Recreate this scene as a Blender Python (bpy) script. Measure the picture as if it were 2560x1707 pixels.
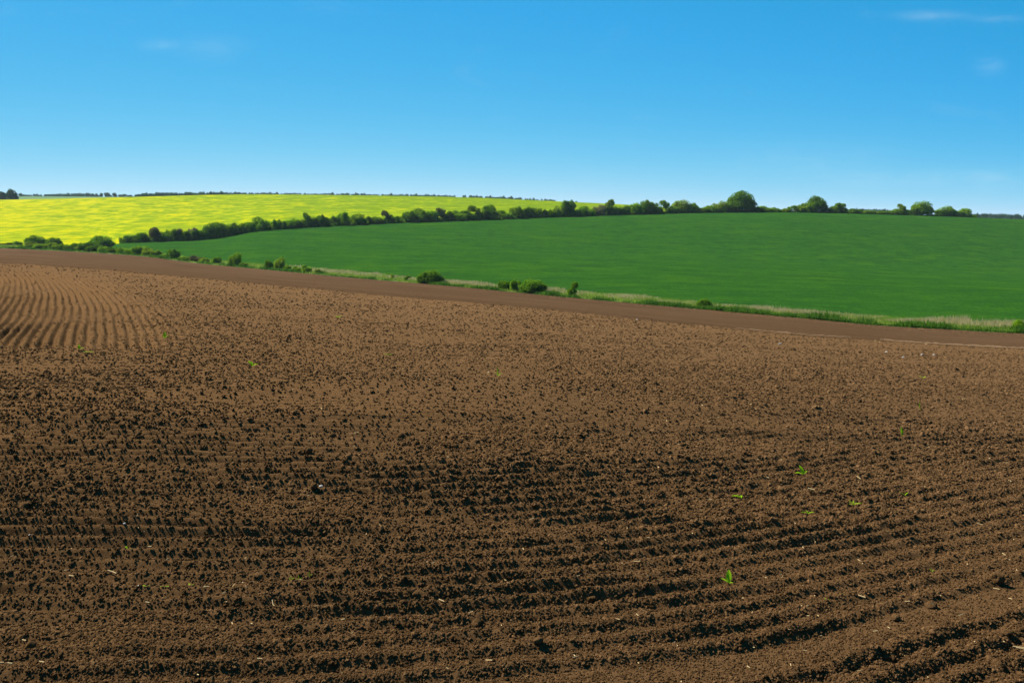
import bpy, math, random
import numpy as np

# ------------------------------------------------------------------ clear
for o in list(bpy.data.objects):
    bpy.data.objects.remove(o, do_unlink=True)
scn = bpy.context.scene
col = scn.collection
random.seed(7)
RNG = np.random.default_rng(7)

# ------------------------------------------------------------------ camera
EYE = 1.7                      # eye height over the soil (m)
F = 35.0 / 36.0 * 2560.0       # focal length in photograph pixels
HOR = 540.0                    # photograph row of the eye level
cam_d = bpy.data.cameras.new('camera')
cam = bpy.data.objects.new('camera', cam_d)
col.objects.link(cam)
cam.location = (0, 0, EYE)
cam.rotation_euler = (math.radians(90), 0, 0)
cam_d.sensor_width = 36.0
cam_d.lens = 35.0
cam_d.shift_y = -(853.5 - HOR) / 2560.0
cam_d.clip_start = 0.1
cam_d.clip_end = 30000
scn.camera = cam

# ------------------------------------------------------------------ sun, sky, exposure
SUN_EL = math.radians(48)
SUN_DIR = (-0.86, 0.50)        # horizontal direction towards the sun (x right, y ahead)
sun_d = bpy.data.lights.new('sun', 'SUN')
sun_d.energy = 5.0
sun_d.angle = math.radians(0.5)
sun_d.color = (1.0, 0.93, 0.80)
sun = bpy.data.objects.new('sun', sun_d)
col.objects.link(sun)
_h = math.hypot(*SUN_DIR)
from mathutils import Vector
_sd = Vector((SUN_DIR[0] / _h * math.cos(SUN_EL), SUN_DIR[1] / _h * math.cos(SUN_EL), math.sin(SUN_EL)))
sun.rotation_euler = _sd.to_track_quat('Z', 'Y').to_euler()
sun.location = (-60, 30, 60)

world = bpy.data.worlds.new('World')
scn.world = world
world.use_nodes = True
wn, wl = world.node_tree.nodes, world.node_tree.links
wn.clear()


def N(nodes, t, **kw):
    n = nodes.new(t)
    for k, v in kw.items():
        setattr(n, k, v)
    return n


w_out = N(wn, 'ShaderNodeOutputWorld')
w_bg = N(wn, 'ShaderNodeBackground')
w_bg.inputs['Strength'].default_value = 0.05
sky = N(wn, 'ShaderNodeTexSky', sky_type='NISHITA')
sky.sun_disc = False
sky.sun_elevation = SUN_EL
sky.sun_rotation = math.atan2(SUN_DIR[0], SUN_DIR[1])
sky.altitude = 200
sky.air_density = 1.0
sky.dust_density = 0.15
sky.ozone_density = 3.0
w_tc = N(wn, 'ShaderNodeTexCoord')
w_map = N(wn, 'ShaderNodeVectorMath', operation='MULTIPLY')
w_map.inputs[1].default_value = (0.45, 1, 2.2)
w_add = N(wn, 'ShaderNodeVectorMath', operation='ADD')
w_add.inputs[1].default_value = (0, 0, 0.15)
w_nrm = N(wn, 'ShaderNodeVectorMath', operation='NORMALIZE')
wl.new(w_tc.outputs['Generated'], w_map.inputs[0])
wl.new(w_map.outputs[0], w_add.inputs[0])
wl.new(w_add.outputs[0], w_nrm.inputs[0])
wl.new(w_nrm.outputs[0], sky.inputs['Vector'])
# grade of the sky: deep clear blue above, pale cyan at the horizon (per channel: gain * value ** power)
w_sep = N(wn, 'ShaderNodeSeparateColor'); w_com = N(wn, 'ShaderNodeCombineColor')
wl.new(sky.outputs[0], w_sep.inputs[0])
for k, (gain, power, cap) in enumerate([(27.3, 3.41, 0.30), (1.543, 0.995, 0.50), (1.0153, 0.296, 1.0)]):
    a = N(wn, 'ShaderNodeMath', operation='MULTIPLY'); a.inputs[1].default_value = 0.110
    b = N(wn, 'ShaderNodeMath', operation='MINIMUM'); b.inputs[1].default_value = cap
    c = N(wn, 'ShaderNodeMath', operation='POWER'); c.inputs[1].default_value = power
    d = N(wn, 'ShaderNodeMath', operation='MULTIPLY'); d.inputs[1].default_value = gain / 0.12
    wl.new(w_sep.outputs[k], a.inputs[0]); wl.new(a.outputs[0], b.inputs[0]); wl.new(b.outputs[0], c.inputs[0])
    if k == 2:                       # towards the zenith the blue goes on deepening in step with the sky
        f = N(wn, 'ShaderNodeMath', operation='MULTIPLY'); f.inputs[1].default_value = 1.68
        g = N(wn, 'ShaderNodeMath', operation='MINIMUM')
        wl.new(b.outputs[0], f.inputs[0]); wl.new(f.outputs[0], g.inputs[0]); wl.new(c.outputs[0], g.inputs[1])
        c = g
    wl.new(c.outputs[0], d.inputs[0]); wl.new(d.outputs[0], w_com.inputs[k])
# faint wisps of cirrus over the whole dome
w_wm = N(wn, 'ShaderNodeMapping')
w_wm.inputs['Scale'].default_value = (4, 4, 14)
w_wm.inputs['Location'].default_value = (3.1, 0.4, 1.7)
wl.new(w_tc.outputs['Generated'], w_wm.inputs['Vector'])
w_wz = N(wn, 'ShaderNodeTexNoise')
w_wz.inputs['Scale'].default_value = 1.6
w_wz.inputs['Detail'].default_value = 6
w_wz.inputs['Roughness'].default_value = 0.62
w_wz.inputs['Distortion'].default_value = 0.5
wl.new(w_wm.outputs[0], w_wz.inputs['Vector'])
w_wr = N(wn, 'ShaderNodeMapRange')
w_wr.inputs['From Min'].default_value = 0.60
w_wr.inputs['From Max'].default_value = 0.95
w_wr.inputs['To Max'].default_value = 0.35
wl.new(w_wz.outputs['Fac'], w_wr.inputs['Value'])
w_wr.inputs['To Max'].default_value = 0.12
w_wz.inputs['Scale'].default_value = 2.0
w_sx = N(wn, 'ShaderNodeSeparateXYZ'); wl.new(w_tc.outputs['Generated'], w_sx.inputs[0])


def wm(op, a, b=None, c=None):
    n = N(wn, 'ShaderNodeMath', operation=op)
    for i, v in enumerate((a, b, c)):
        if v is None: continue
        if isinstance(v, (int, float)): n.inputs[i].default_value = v
        else: wl.new(v, n.inputs[i])
    return n.outputs[0]


w_y = wm('MAXIMUM', w_sx.outputs[1], 0.05)
w_u = wm('DIVIDE', w_sx.outputs[0], w_y); w_v = wm('DIVIDE', w_sx.outputs[2], w_y)
w_fm = N(wn, 'ShaderNodeMapping'); w_fm.inputs['Scale'].default_value = (30, 30, 75)
wl.new(w_tc.outputs['Generated'], w_fm.inputs['Vector'])
w_fz = N(wn, 'ShaderNodeTexNoise'); w_fz.inputs['Scale'].default_value = 1.0; w_fz.inputs['Detail'].default_value = 6; w_fz.inputs['Roughness'].default_value = 0.65; w_fz.inputs['Distortion'].default_value = 0.6
wl.new(w_fm.outputs[0], w_fz.inputs['Vector'])
w_f = wm('MULTIPLY', wm('SUBTRACT', w_fz.outputs['Fac'], 0.28), 2.4)
w_sum = w_wr.outputs[0]
# single wisps: direction (as a pixel of the photograph), half width, half height, strength
for (cx, cy, hw, hh, st) in [(400, 112, 40, 13, 0.16), (530, 118, 75, 26, 0.13), (2330, 40, 85, 12, 0.20), (2475, 165, 36, 20, 0.17),
                             (2500, 48, 60, 10, 0.14), (2030, 400, 200, 40, 0.10), (2450, 450, 130, 26, 0.22), (2180, 450, 110, 20, 0.14)]:
    a = wm('POWER', wm('ABSOLUTE', wm('DIVIDE', wm('SUBTRACT', w_u, (cx - 1280) / F), hw / F)), 2.0)
    b = wm('POWER', wm('ABSOLUTE', wm('DIVIDE', wm('SUBTRACT', w_v, (HOR - cy) / F), hh / F)), 2.0)
    e = wm('MULTIPLY', wm('EXPONENT', wm('MULTIPLY', wm('ADD', a, b), -1.0)), st)
    w_sum = wm('ADD', w_sum, wm('MAXIMUM', wm('MULTIPLY', e, w_f), 0.0))
w_mx = N(wn, 'ShaderNodeMix', data_type='RGBA')
w_mx.inputs[7].default_value = (5.6, 7.4, 8.3, 1)
wl.new(wm('MINIMUM', w_sum, 0.6), w_mx.inputs[0])
wl.new(w_com.outputs[0], w_mx.inputs[6])
wl.new(w_mx.outputs[2], w_bg.inputs['Color'])
wl.new(w_bg.outputs[0], w_out.inputs['Surface'])

vs = scn.view_settings
vs.view_transform = 'Standard'
vs.look = 'None'
vs.exposure = 1.263
vs.gamma = 1.0
vs.use_curve_mapping = False
scn.render.engine = 'CYCLES'
scn.cycles.max_bounces = 5
scn.cycles.diffuse_bounces = 3
scn.cycles.volume_bounces = 0


# ------------------------------------------------------------------ numpy noise
def h2(ix, iy, seed):
    a = (ix.astype(np.int64) * 374761393 + iy.astype(np.int64) * 668265263 + seed * 974634777) & 0xFFFFFFFF
    a = ((a ^ (a >> 13)) * 1274126177) & 0xFFFFFFFF
    a = ((a ^ (a >> 16)) * 2246822519) & 0xFFFFFFFF
    return ((a ^ (a >> 15)) & 0xFFFFFF) / float(0x1000000)


def vnoise(x, y, seed):
    ix = np.floor(x); iy = np.floor(y)
    fx = x - ix; fy = y - iy
    fx = fx * fx * (3 - 2 * fx); fy = fy * fy * (3 - 2 * fy)
    a = h2(ix, iy, seed); b = h2(ix + 1, iy, seed)
    c = h2(ix, iy + 1, seed); d = h2(ix + 1, iy + 1, seed)
    return (a * (1 - fx) + b * fx) * (1 - fy) + (c * (1 - fx) + d * fx) * fy - 0.5


def fbm(x, y, seed, oct=3):
    s = 0; a = 1.0
    for k in range(oct):
        s = s + a * vnoise(x * 2 ** k + 17.3 * k, y * 2 ** k - 9.1 * k, seed + k)
        a *= 0.5
    return s


def caps(x, y, cell, seed, keep, rmin, rmax):
    """height of round clods, one per kept cell; rmin and rmax in units of the cell"""
    cx = np.floor(x / cell); cy = np.floor(y / cell)
    best = np.zeros_like(x)
    for i in (-1, 0, 1):
        for j in (-1, 0, 1):
            ax = cx + i; ay = cy + j
            k = h2(ax, ay, seed)
            px = (ax + h2(ax, ay, seed + 1)) * cell
            py = (ay + h2(ax, ay, seed + 2)) * cell
            q = h2(ax, ay, seed + 3)
            r = (rmin + (rmax - rmin) * q * q) * cell
            th = h2(ax, ay, seed + 4) * 6.283
            dx = x - px; dy = y - py
            c, s = np.cos(th), np.sin(th)
            ex = (c * dx + s * dy) * (0.8 + 0.2 * q); ey = (-s * dx + c * dy) * 1.25
            # squarish, broken outline
            d2 = ex * ex + ey * ey + 0.35 * np.abs(ex * ey)
            h = np.sqrt(np.maximum(0, r * r - d2)) * (0.65 + 0.5 * h2(ax, ay, seed + 5))
            best = np.maximum(best, np.where(k < keep, h, 0))
    return best


def sstep(a, b, x):
    t = np.clip((x - a) / (b - a), 0, 1)
    return t * t * (3 - 2 * t)


# ------------------------------------------------------------------ lie of the land
PXT = np.arange(-2600, 5200, 10.0)


def curve(pts, smooth=3):
    xs = [p[0] for p in pts]; ys = [p[1] for p in pts]
    y = np.interp(PXT, xs, ys)
    k = np.exp(-0.5 * (np.arange(-3 * smooth, 3 * smooth + 1) / smooth) ** 2); k /= k.sum()
    return np.convolve(np.pad(y, 3 * smooth, mode='edge'), k, mode='valid')


C_crest = curve([(0, 658), (300, 680), (620, 709), (1000, 746), (1280, 767), (1650, 806), (2000, 840), (2560, 877)], 12)
Y_crest = curve([(0, 40), (300, 37), (620, 33), (1000, 28), (1280, 26), (2000, 22.5), (2560, 21)], 20)
C_vn = curve([(0, 620), (160, 628), (270, 634), (375, 642), (490, 659), (640, 672), (872, 694), (1144, 717), (1400, 742),
              (1655, 765), (2000, 795), (2180, 813), (2560, 835)], 4)
Y_vn = curve([(0, 330), (300, 290), (620, 230), (1000, 185), (1500, 145), (2000, 118), (2560, 100)], 20)
C_vf = curve([(0, 612), (160, 616), (240, 620), (313, 625), (380, 631), (500, 647), (640, 661), (750, 669), (900, 683), (1193, 711),
              (1400, 727), (1655, 748), (1900, 774), (2180, 794), (2560, 814)], 4)
C_gf = curve([(0, 612), (160, 616), (225, 619), (260, 614), (313, 606), (381, 605), (517, 600), (571, 592), (640, 578), (763, 569), (1008, 557), (1240, 549),
              (1472, 540), (1744, 532), (1945, 531), (2123, 534), (2414, 543), (2560, 549)], 2)
Y_gf = curve([(0, 372), (225, 360), (313, 352), (600, 370), (1000, 410), (1472, 460), (1744, 490), (2123, 520), (2560, 560)], 6)
C_yc = curve([(0, 500), (300, 493.5), (500, 487.5), (640, 485.5), (800, 487.5), (1000, 490), (1150, 493), (1240, 496), (1400, 504),
              (1567, 511), (1744, 524), (1945, 535), (2560, 554)], 6)
Y_yc = curve([(0, 800), (1000, 780), (1567, 700), (1945, 640), (2560, 650)], 20)
C_fg = curve([(0, 491), (240, 492), (500, 497), (1000, 500), (1300, 508), (1600, 520), (2000, 533), (2300, 541), (2560, 551)], 20)


def zof(py, Y):
    return EYE - (py - HOR) / F * Y


Y_vf = np.maximum(Y_vn * (C_vn - HOR) / (C_vf - HOR), Y_vn + 4)
Y_gf = np.maximum(Y_gf, Y_vf + 0.5)
_zc = zof(C_crest, Y_crest)
KY = [np.zeros_like(PXT), 0.35 * Y_crest, 0.7 * Y_crest, Y_crest, 1.35 * Y_crest, 2.3 * Y_crest, 0.55 * (2.3 * Y_crest) + 0.45 * Y_vn, Y_vn, Y_vf,
      0.5 * (Y_vf + Y_gf) , Y_gf + 1.0, 0.5 * (Y_gf + Y_yc), Y_yc, Y_yc + 250, np.full_like(PXT, 1500.0), np.full_like(PXT, 3000.0), np.full_like(PXT, 9000.0)]
KZ = [np.zeros_like(PXT), _zc * 0.10, _zc * 0.46, _zc, zof(C_crest + 7, 1.35 * Y_crest), zof(C_crest - 3, 2.3 * Y_crest),
      zof(0.58 * C_crest + 0.42 * C_vn, KY[6]), zof(C_vn, Y_vn), zof(C_vf, Y_vf),
      zof(0.5 * (C_vf + C_gf) + 0.0, KY[9]), zof(C_gf, Y_gf + 1.0), zof(0.5 * (C_gf + C_yc) - 1.5, KY[11]), zof(C_yc, Y_yc),
      zof(C_yc + 6, KY[13]), zof(C_fg, 1500.0), np.full_like(PXT, -24.0), np.full_like(PXT, -26.0)]
KY = np.array(KY); KZ = np.array(KZ)
# make the middle of the green field follow a gentle swelling
NK = len(KY)


def _knots(px):
    i = np.clip((px - PXT[0]) / 10.0, 0, len(PXT) - 1.001)
    j = i.astype(int); f = i - j
    return KY[:, j] * (1 - f) + KY[:, j + 1] * f, KZ[:, j] * (1 - f) + KZ[:, j + 1] * f


def terrain(px, Y):
    """height of the smooth land at bearing px (tangent (px-1280)/F) and depth Y; arrays of one shape"""
    shp = np.shape(px)
    px = np.ravel(np.asarray(px, float)); Y = np.ravel(np.asarray(Y, float))
    out = np.empty_like(Y)
    for s in range(0, len(Y), 200000):
        p = px[s:s + 200000]; yy = Y[s:s + 200000]
        ky, kz = _knots(p)
        hh = np.maximum(ky[1:] - ky[:-1], 1e-4); d = (kz[1:] - kz[:-1]) / hh
        m = np.zeros_like(ky)
        w1 = 2 * hh[1:] + hh[:-1]; w2 = hh[1:] + 2 * hh[:-1]
        same = d[1:] * d[:-1] > 0
        with np.errstate(divide='ignore', invalid='ignore'):
            m[1:-1] = np.where(same, (w1 + w2) / (w1 / d[:-1] + w2 / d[1:]), 0)
        m[0] = 0; m[-1] = 0
        k = np.clip((yy[None, :] >= ky).sum(0) - 1, 0, NK - 2)
        ar = np.arange(len(p))
        h = hh[k, ar]; t = np.clip((yy - ky[k, ar]) / h, 0, 1)
        t2 = t * t; t3 = t2 * t
        out[s:s + 200000] = ((2 * t3 - 3 * t2 + 1) * kz[k, ar] + (t3 - 2 * t2 + t) * h * m[k, ar]
                             + (-2 * t3 + 3 * t2) * kz[k + 1, ar] + (t3 - t2) * h * m[k + 1, ar])
    return out.reshape(shp)


def tz(X, Y):
    X = np.asarray(X, float); Y = np.maximum(np.asarray(Y, float), 0.05)
    return terrain(X / Y * F + 1280, Y)


def at_curve(c, px):
    return np.interp(px, PXT, c)


# ------------------------------------------------------------------ relief of the tilled soil
def row_phase(X, Y):
    # drill rows: nearly straight on the left, swinging away to the right
    c = 0.30 * X + 0.30 * np.sqrt((X - 0.3) ** 2 + 1.5)
    return Y - c


TRK = float(row_phase(0.18, 3.64))


def soil_h(X, Y, only_rough=False):
    warp = 0.05 * fbm(X * 0.7, Y * 0.9, 11, 3) + 0.016 * fbm(X * 3.5, Y * 3.5, 15, 2)
    g = row_phase(X, Y) + warp
    near = 1 - 0.65 * sstep(7.0, 13.0, Y)
    ra = np.clip(0.90 + 1.2 * fbm(X * 0.7, Y * 2.2, 21, 3), 0.25, 1.5) * (1.35 - 0.62 * sstep(-2.0, 2.5, X))
    rows = np.cos(6.283 * g / 0.168) + 0.45 * np.cos(6.283 * g / 0.084 + 0.8)
    # the finer furrows on the left, ending along a headland line
    s = X + 0.40 * Y + 0.0045 * (Y - 14) ** 2 * np.sign(Y - 14) + 0.05 * fbm(X * 0.5, Y * 0.3, 31, 2) + 0.02 * fbm(X * 4, Y * 1.2, 32, 2)
    mfur = sstep(12.6, 13.6, Y + 0.9 * fbm(X * 1.2, Y * 0.4, 35, 2)) * (1 - sstep(-0.6, 1.7, s)) * (1 - sstep(27, 38, Y))
    fur = np.cos(6.283 * s / 0.150) * np.clip(0.9 + 1.4 * fbm(X * 0.9, Y * 0.35, 33, 2), 0.2, 1.5)
    # wheel track: pressed flat
    td = g - TRK
    trk = np.exp(-(td / 0.11) ** 4) * sstep(-0.9, 1.1, X + 0.8 * fbm(X * 2, Y * 2, 37, 1))
    cross = sstep(0.55, 0.9, np.cos((Y + 0.02 * X + 0.12 * fbm(X * 0.25, Y * 0.4, 41, 2)) * 6.283 / 1.9)) * sstep(8.5, 10, Y) * (1 - sstep(17, 20, Y)) * (1 - mfur)
    rough = np.clip(0.80 + 1.5 * fbm(X * 0.55, Y * 0.8, 51, 2) + 0.10 * near * rows, 0.30, 1.45)
    rough = rough * (1 - 0.80 * trk) * (1 - 0.5 * cross)
    if only_rough:
        return rough, mfur, trk
    h = 0.0132 * near * ra * rows * (1 - 0.9 * trk) + 0.042 * mfur * fur - 0.016 * trk - 0.012 * cross
    fade = 1 - 0.75 * sstep(0.62, 1.0, Y / at_curve(Y_crest, X / Y * F + 1280))
    h = h + 0.03 * fbm(X * 0.8, Y * 0.8, 61, 2)
    h = h + 0.021 * rough * fade * fbm(X * 12, Y * 12, 65, 4)
    wx = X + 0.02 * vnoise(X * 16, Y * 16, 72)
    wy = Y + 0.02 * vnoise(X * 16, Y * 16, 74)
    mid = caps(wx, wy, 0.12, 131, 0.35, 0.12, 0.30)
    return h + rough * fade * 0.40 * mid


# ------------------------------------------------------------------ mesh helpers
def mesh_np(name, verts, quads=None, tris=None, smooth=False):
    me = bpy.data.meshes.new(name)
    verts = np.asarray(verts, np.float32)
    me.vertices.add(len(verts)); me.vertices.foreach_set('co', verts.ravel())
    li = []; ls = []; n = 0
    if quads is not None and len(quads):
        q = np.asarray(quads, np.int32); li.append(q.ravel()); ls.append(np.arange(len(q)) * 4); n += q.size
    if tris is not None and len(tris):
        t = np.asarray(tris, np.int32); li.append(t.ravel()); ls.append(n + np.arange(len(t)) * 3); n += t.size
    li = np.concatenate(li); ls = np.concatenate(ls)
    me.loops.add(len(li)); me.loops.foreach_set('vertex_index', li.astype(np.int32))
    me.polygons.add(len(ls)); me.polygons.foreach_set('loop_start', ls.astype(np.int32))
    me.update(calc_edges=True)
    me.polygons.foreach_set('use_smooth', np.full(len(ls), smooth, bool))
    me.validate()
    return me


def link(name, me, mat=None, parent=None):
    o = bpy.data.objects.new(name, me); col.objects.link(o)
    if mat is not None:
        me.materials.clear(); me.materials.append(mat)
    if parent is not None:
        o.parent = parent
    return o


def tag(o, label=None, cat=None, group=None, kind=None):
    if label: o['label'] = label
    if cat: o['category'] = cat
    if group: o['group'] = group
    if kind: o['kind'] = kind
    return o


def grid_quads(nr, nc):
    i = np.arange(nr - 1)[:, None] * nc + np.arange(nc - 1)[None, :]
    return np.stack([i, i + 1, i + 1 + nc, i + nc], -1).reshape(-1, 4)


def field(name, px, Y0, Y1, rows, mat, label, relief=None, power=1.0, inv=False):
    t = np.linspace(0, 1, rows)[:, None] ** power
    if inv:
        Y = 1 / (1 / Y0[None, :] * (1 - t) + 1 / Y1[None, :] * t)
    else:
        Y = Y0[None, :] * (1 - t) + Y1[None, :] * t
    P = np.broadcast_to(px[None, :], Y.shape)
    X = (P - 1280) / F * Y
    Z = terrain(P, Y)
    if relief is not None:
        Z = Z + relief(X, Y)
    me = mesh_np(name, np.stack([X, Y, Z], -1).reshape(-1, 3), grid_quads(rows, len(px)), smooth=True)
    o = link(name, me, mat)
    tag(o, label, None, None, 'structure')
    return o


# ------------------------------------------------------------------ materials
def newmat(name):
    m = bpy.data.materials.new(name); m.use_nodes = True
    nt = m.node_tree; nt.nodes.clear()
    out = nt.nodes.new('ShaderNodeOutputMaterial')
    return m, nt, out


def noise(nt, vec, scale, detail=3, rough=0.5, dist=0.0):
    n = nt.nodes.new('ShaderNodeTexNoise')
    n.inputs['Scale'].default_value = scale; n.inputs['Detail'].default_value = detail
    n.inputs['Roughness'].default_value = rough; n.inputs['Distortion'].default_value = dist
    nt.links.new(vec, n.inputs['Vector'])
    return n.outputs['Fac']


def ramp(nt, fac, stops):
    r = nt.nodes.new('ShaderNodeValToRGB')
    e = r.color_ramp.elements
    e[0].position = stops[0][0]; e[0].color = (*stops[0][1], 1)
    e[1].position = stops[-1][0]; e[1].color = (*stops[-1][1], 1)
    for p, c in stops[1:-1]:
        k = e.new(p); k.color = (*c, 1)
    nt.links.new(fac, r.inputs[0])
    return r.outputs[0]


def mixc(nt, fac, a, b, mode='MIX'):
    m = nt.nodes.new('ShaderNodeMix'); m.data_type = 'RGBA'; m.blend_type = mode
    if isinstance(fac, (int, float)): m.inputs[0].default_value = fac
    else: nt.links.new(fac, m.inputs[0])
    for s, v in ((6, a), (7, b)):
        if isinstance(v, tuple): m.inputs[s].default_value = (*v, 1)
        else: nt.links.new(v, m.inputs[s])
    return m.outputs[2]


def principled(nt, out, colr, rough=0.9, spec=0.1, bump=None, bdist=0.02, bstr=1.0):
    b = nt.nodes.new('ShaderNodeBsdfPrincipled')
    if isinstance(colr, tuple): b.inputs['Base Color'].default_value = (*colr, 1)
    else: nt.links.new(colr, b.inputs['Base Color'])
    b.inputs['Roughness'].default_value = rough
    b.inputs['Specular IOR Level'].default_value = spec
    if bump is not None:
        k = nt.nodes.new('ShaderNodeBump'); k.inputs['Distance'].default_value = bdist; k.inputs['Strength'].default_value = bstr
        nt.links.new(bump, k.inputs['Height']); nt.links.new(k.outputs[0], b.inputs['Normal'])
    nt.links.new(b.outputs[0], out.inputs['Surface'])
    return b


def geo_pos(nt):
    return nt.nodes.new('ShaderNodeNewGeometry').outputs['Position']


def mapped(nt, vec, scale=(1, 1, 1), rotz=0.0):
    """texture space turned so that its x axis points along rotz, then scaled"""
    m = nt.nodes.new('ShaderNodeMapping'); m.vector_type = 'TEXTURE'
    m.inputs['Scale'].default_value = tuple(1.0 / k for k in scale); m.inputs['Rotation'].default_value = (0, 0, rotz)
    nt.links.new(vec, m.inputs['Vector'])
    return m.outputs[0]


def mat_soil(name='tilled_soil', single=False):
    m, nt, out = newmat(name)
    p = geo_pos(nt)
    big = noise(nt, p, 0.35, 3)
    mid = noise(nt, p, 14.0, 3, 0.6)
    fine = noise(nt, p, 70.0, 3, 0.7)
    c = ramp(nt, mid, [(0.30, (0.060, 0.0315, 0.0125)), (0.52, (0.085, 0.0455, 0.0190)), (0.75, (0.114, 0.0635, 0.0280))])
    c = mixc(nt, ramp(nt, fine, [(0.35, (0, 0, 0)), (0.75, (1, 1, 1))]), c, (0.134, 0.075, 0.034))
    # paler earth towards the crest and the right, and in patches
    sp = nt.nodes.new('ShaderNodeSeparateXYZ'); nt.links.new(p, sp.inputs[0])
    dx = nt.nodes.new('ShaderNodeMath'); dx.operation = 'MULTIPLY_ADD'; dx.inputs[1].default_value = 0.95
    nt.links.new(sp.outputs[0], dx.inputs[0]); nt.links.new(sp.outputs[1], dx.inputs[2])
    db = nt.nodes.new('ShaderNodeMath'); db.operation = 'MULTIPLY_ADD'; db.inputs[1].default_value = 10.0
    nt.links.new(big, db.inputs[0]); nt.links.new(dx.outputs[0], db.inputs[2])
    dr = nt.nodes.new('ShaderNodeMapRange'); dr.inputs['From Min'].default_value = 10.0; dr.inputs['From Max'].default_value = 24.0; dr.inputs['To Max'].default_value = 0.65
    nt.links.new(db.outputs[0], dr.inputs['Value'])
    dry = mixc(nt, mid, (0.090, 0.0500, 0.0230), (0.134, 0.0780, 0.0380))  # the paler of the two soil tones
    c = mixc(nt, dr.outputs[0], c, dry)
    if single:                       # every crumb a shade of its own
        oi = nt.nodes.new('ShaderNodeObjectInfo'); hv = nt.nodes.new('ShaderNodeHueSaturation')
        mr = nt.nodes.new('ShaderNodeMapRange'); mr.inputs['To Min'].default_value = 0.72; mr.inputs['To Max'].default_value = 1.75
        pw = nt.nodes.new('ShaderNodeMath'); pw.operation = 'POWER'; pw.inputs[1].default_value = 1.8
        nt.links.new(oi.outputs['Random'], pw.inputs[0]); nt.links.new(pw.outputs[0], mr.inputs['Value'])
        nt.links.new(mr.outputs[0], hv.inputs['Value']); nt.links.new(c, hv.inputs['Color']); c = hv.outputs[0]
    principled(nt, out, c, 1.0, 0.0, bump=noise(nt, p, 55.0, 6, 0.8), bdist=0.020, bstr=1.0)
    return m


def mat_headland():
    m, nt, out = newmat('rolled_soil')
    p = geo_pos(nt)
    mp = mapped(nt, p, (0.02, 0.30, 1.0), math.radians(-46))
    mq = mapped(nt, p, (0.05, 1.6, 1.0), math.radians(-44))
    c = ramp(nt, noise(nt, mp, 1.0, 5, 0.6), [(0.32, (0.050, 0.0275, 0.0135)), (0.5, (0.070, 0.0395, 0.0195)), (0.68, (0.092, 0.0525, 0.0270))])
    c = mixc(nt, ramp(nt, noise(nt, p, 0.035, 4, 0.6), [(0.35, (0, 0, 0)), (0.65, (0.8, 0.8, 0.8))]), c, (0.094, 0.054, 0.028))
    c = mixc(nt, ramp(nt, noise(nt, mq, 1.0, 5, 0.7), [(0.50, (0, 0, 0)), (0.66, (0.75, 0.75, 0.75))]), c, (0.044, 0.0245, 0.0125))
    c = mixc(nt, ramp(nt, noise(nt, p, 2.2, 5, 0.85), [(0.50, (0, 0, 0)), (0.66, (0.8, 0.8, 0.8))]), c, (0.036, 0.020, 0.0105))
    c = mixc(nt, ramp(nt, noise(nt, p, 3.1, 5, 0.85), [(0.54, (0, 0, 0)), (0.70, (0.8, 0.8, 0.8))]), c, (0.150, 0.090, 0.048))
    principled(nt, out, c, 1.0, 0.0, bump=noise(nt, p, 4.0, 6, 0.8), bdist=0.22, bstr=0.9)
    return m


def mat_crop():
    m, nt, out = newmat('green_crop')
    p = geo_pos(nt)
    s0 = noise(nt, mapped(nt, p, (0.012, 0.016, 1)), 1.0, 3, 0.5)
    s1 = noise(nt, mapped(nt, p, (0.06, 0.10, 1), math.radians(-8)), 1.0, 6, 0.7)
    s2 = noise(nt, mapped(nt, p, (0.25, 0.30, 1), math.radians(-8)), 1.0, 5, 0.75)
    s3 = noise(nt, p, 2.4, 4, 0.8)
    c = ramp(nt, s1, [(0.36, (0.0115, 0.047, 0.0085)), (0.5, (0.0180, 0.066, 0.0070)), (0.64, (0.037, 0.096, 0.0055))])
    c = mixc(nt, ramp(nt, s0, [(0.35, (0, 0, 0)), (0.65, (0.55, 0.55, 0.55))]), c, (0.015, 0.061, 0.0095))
    c = mixc(nt, ramp(nt, s2, [(0.46, (0, 0, 0)), (0.72, (0.8, 0.8, 0.8))]), c, (0.034, 0.102, 0.008))
    c = mixc(nt, ramp(nt, s3, [(0.46, (0, 0, 0)), (0.62, (0.95, 0.95, 0.95))]), c, (0.008, 0.038, 0.006))
    principled(nt, out, c, 1.0, 0.0, bump=noise(nt, p, 3.5, 5, 0.75), bdist=0.35, bstr=0.7)
    return m


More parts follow.
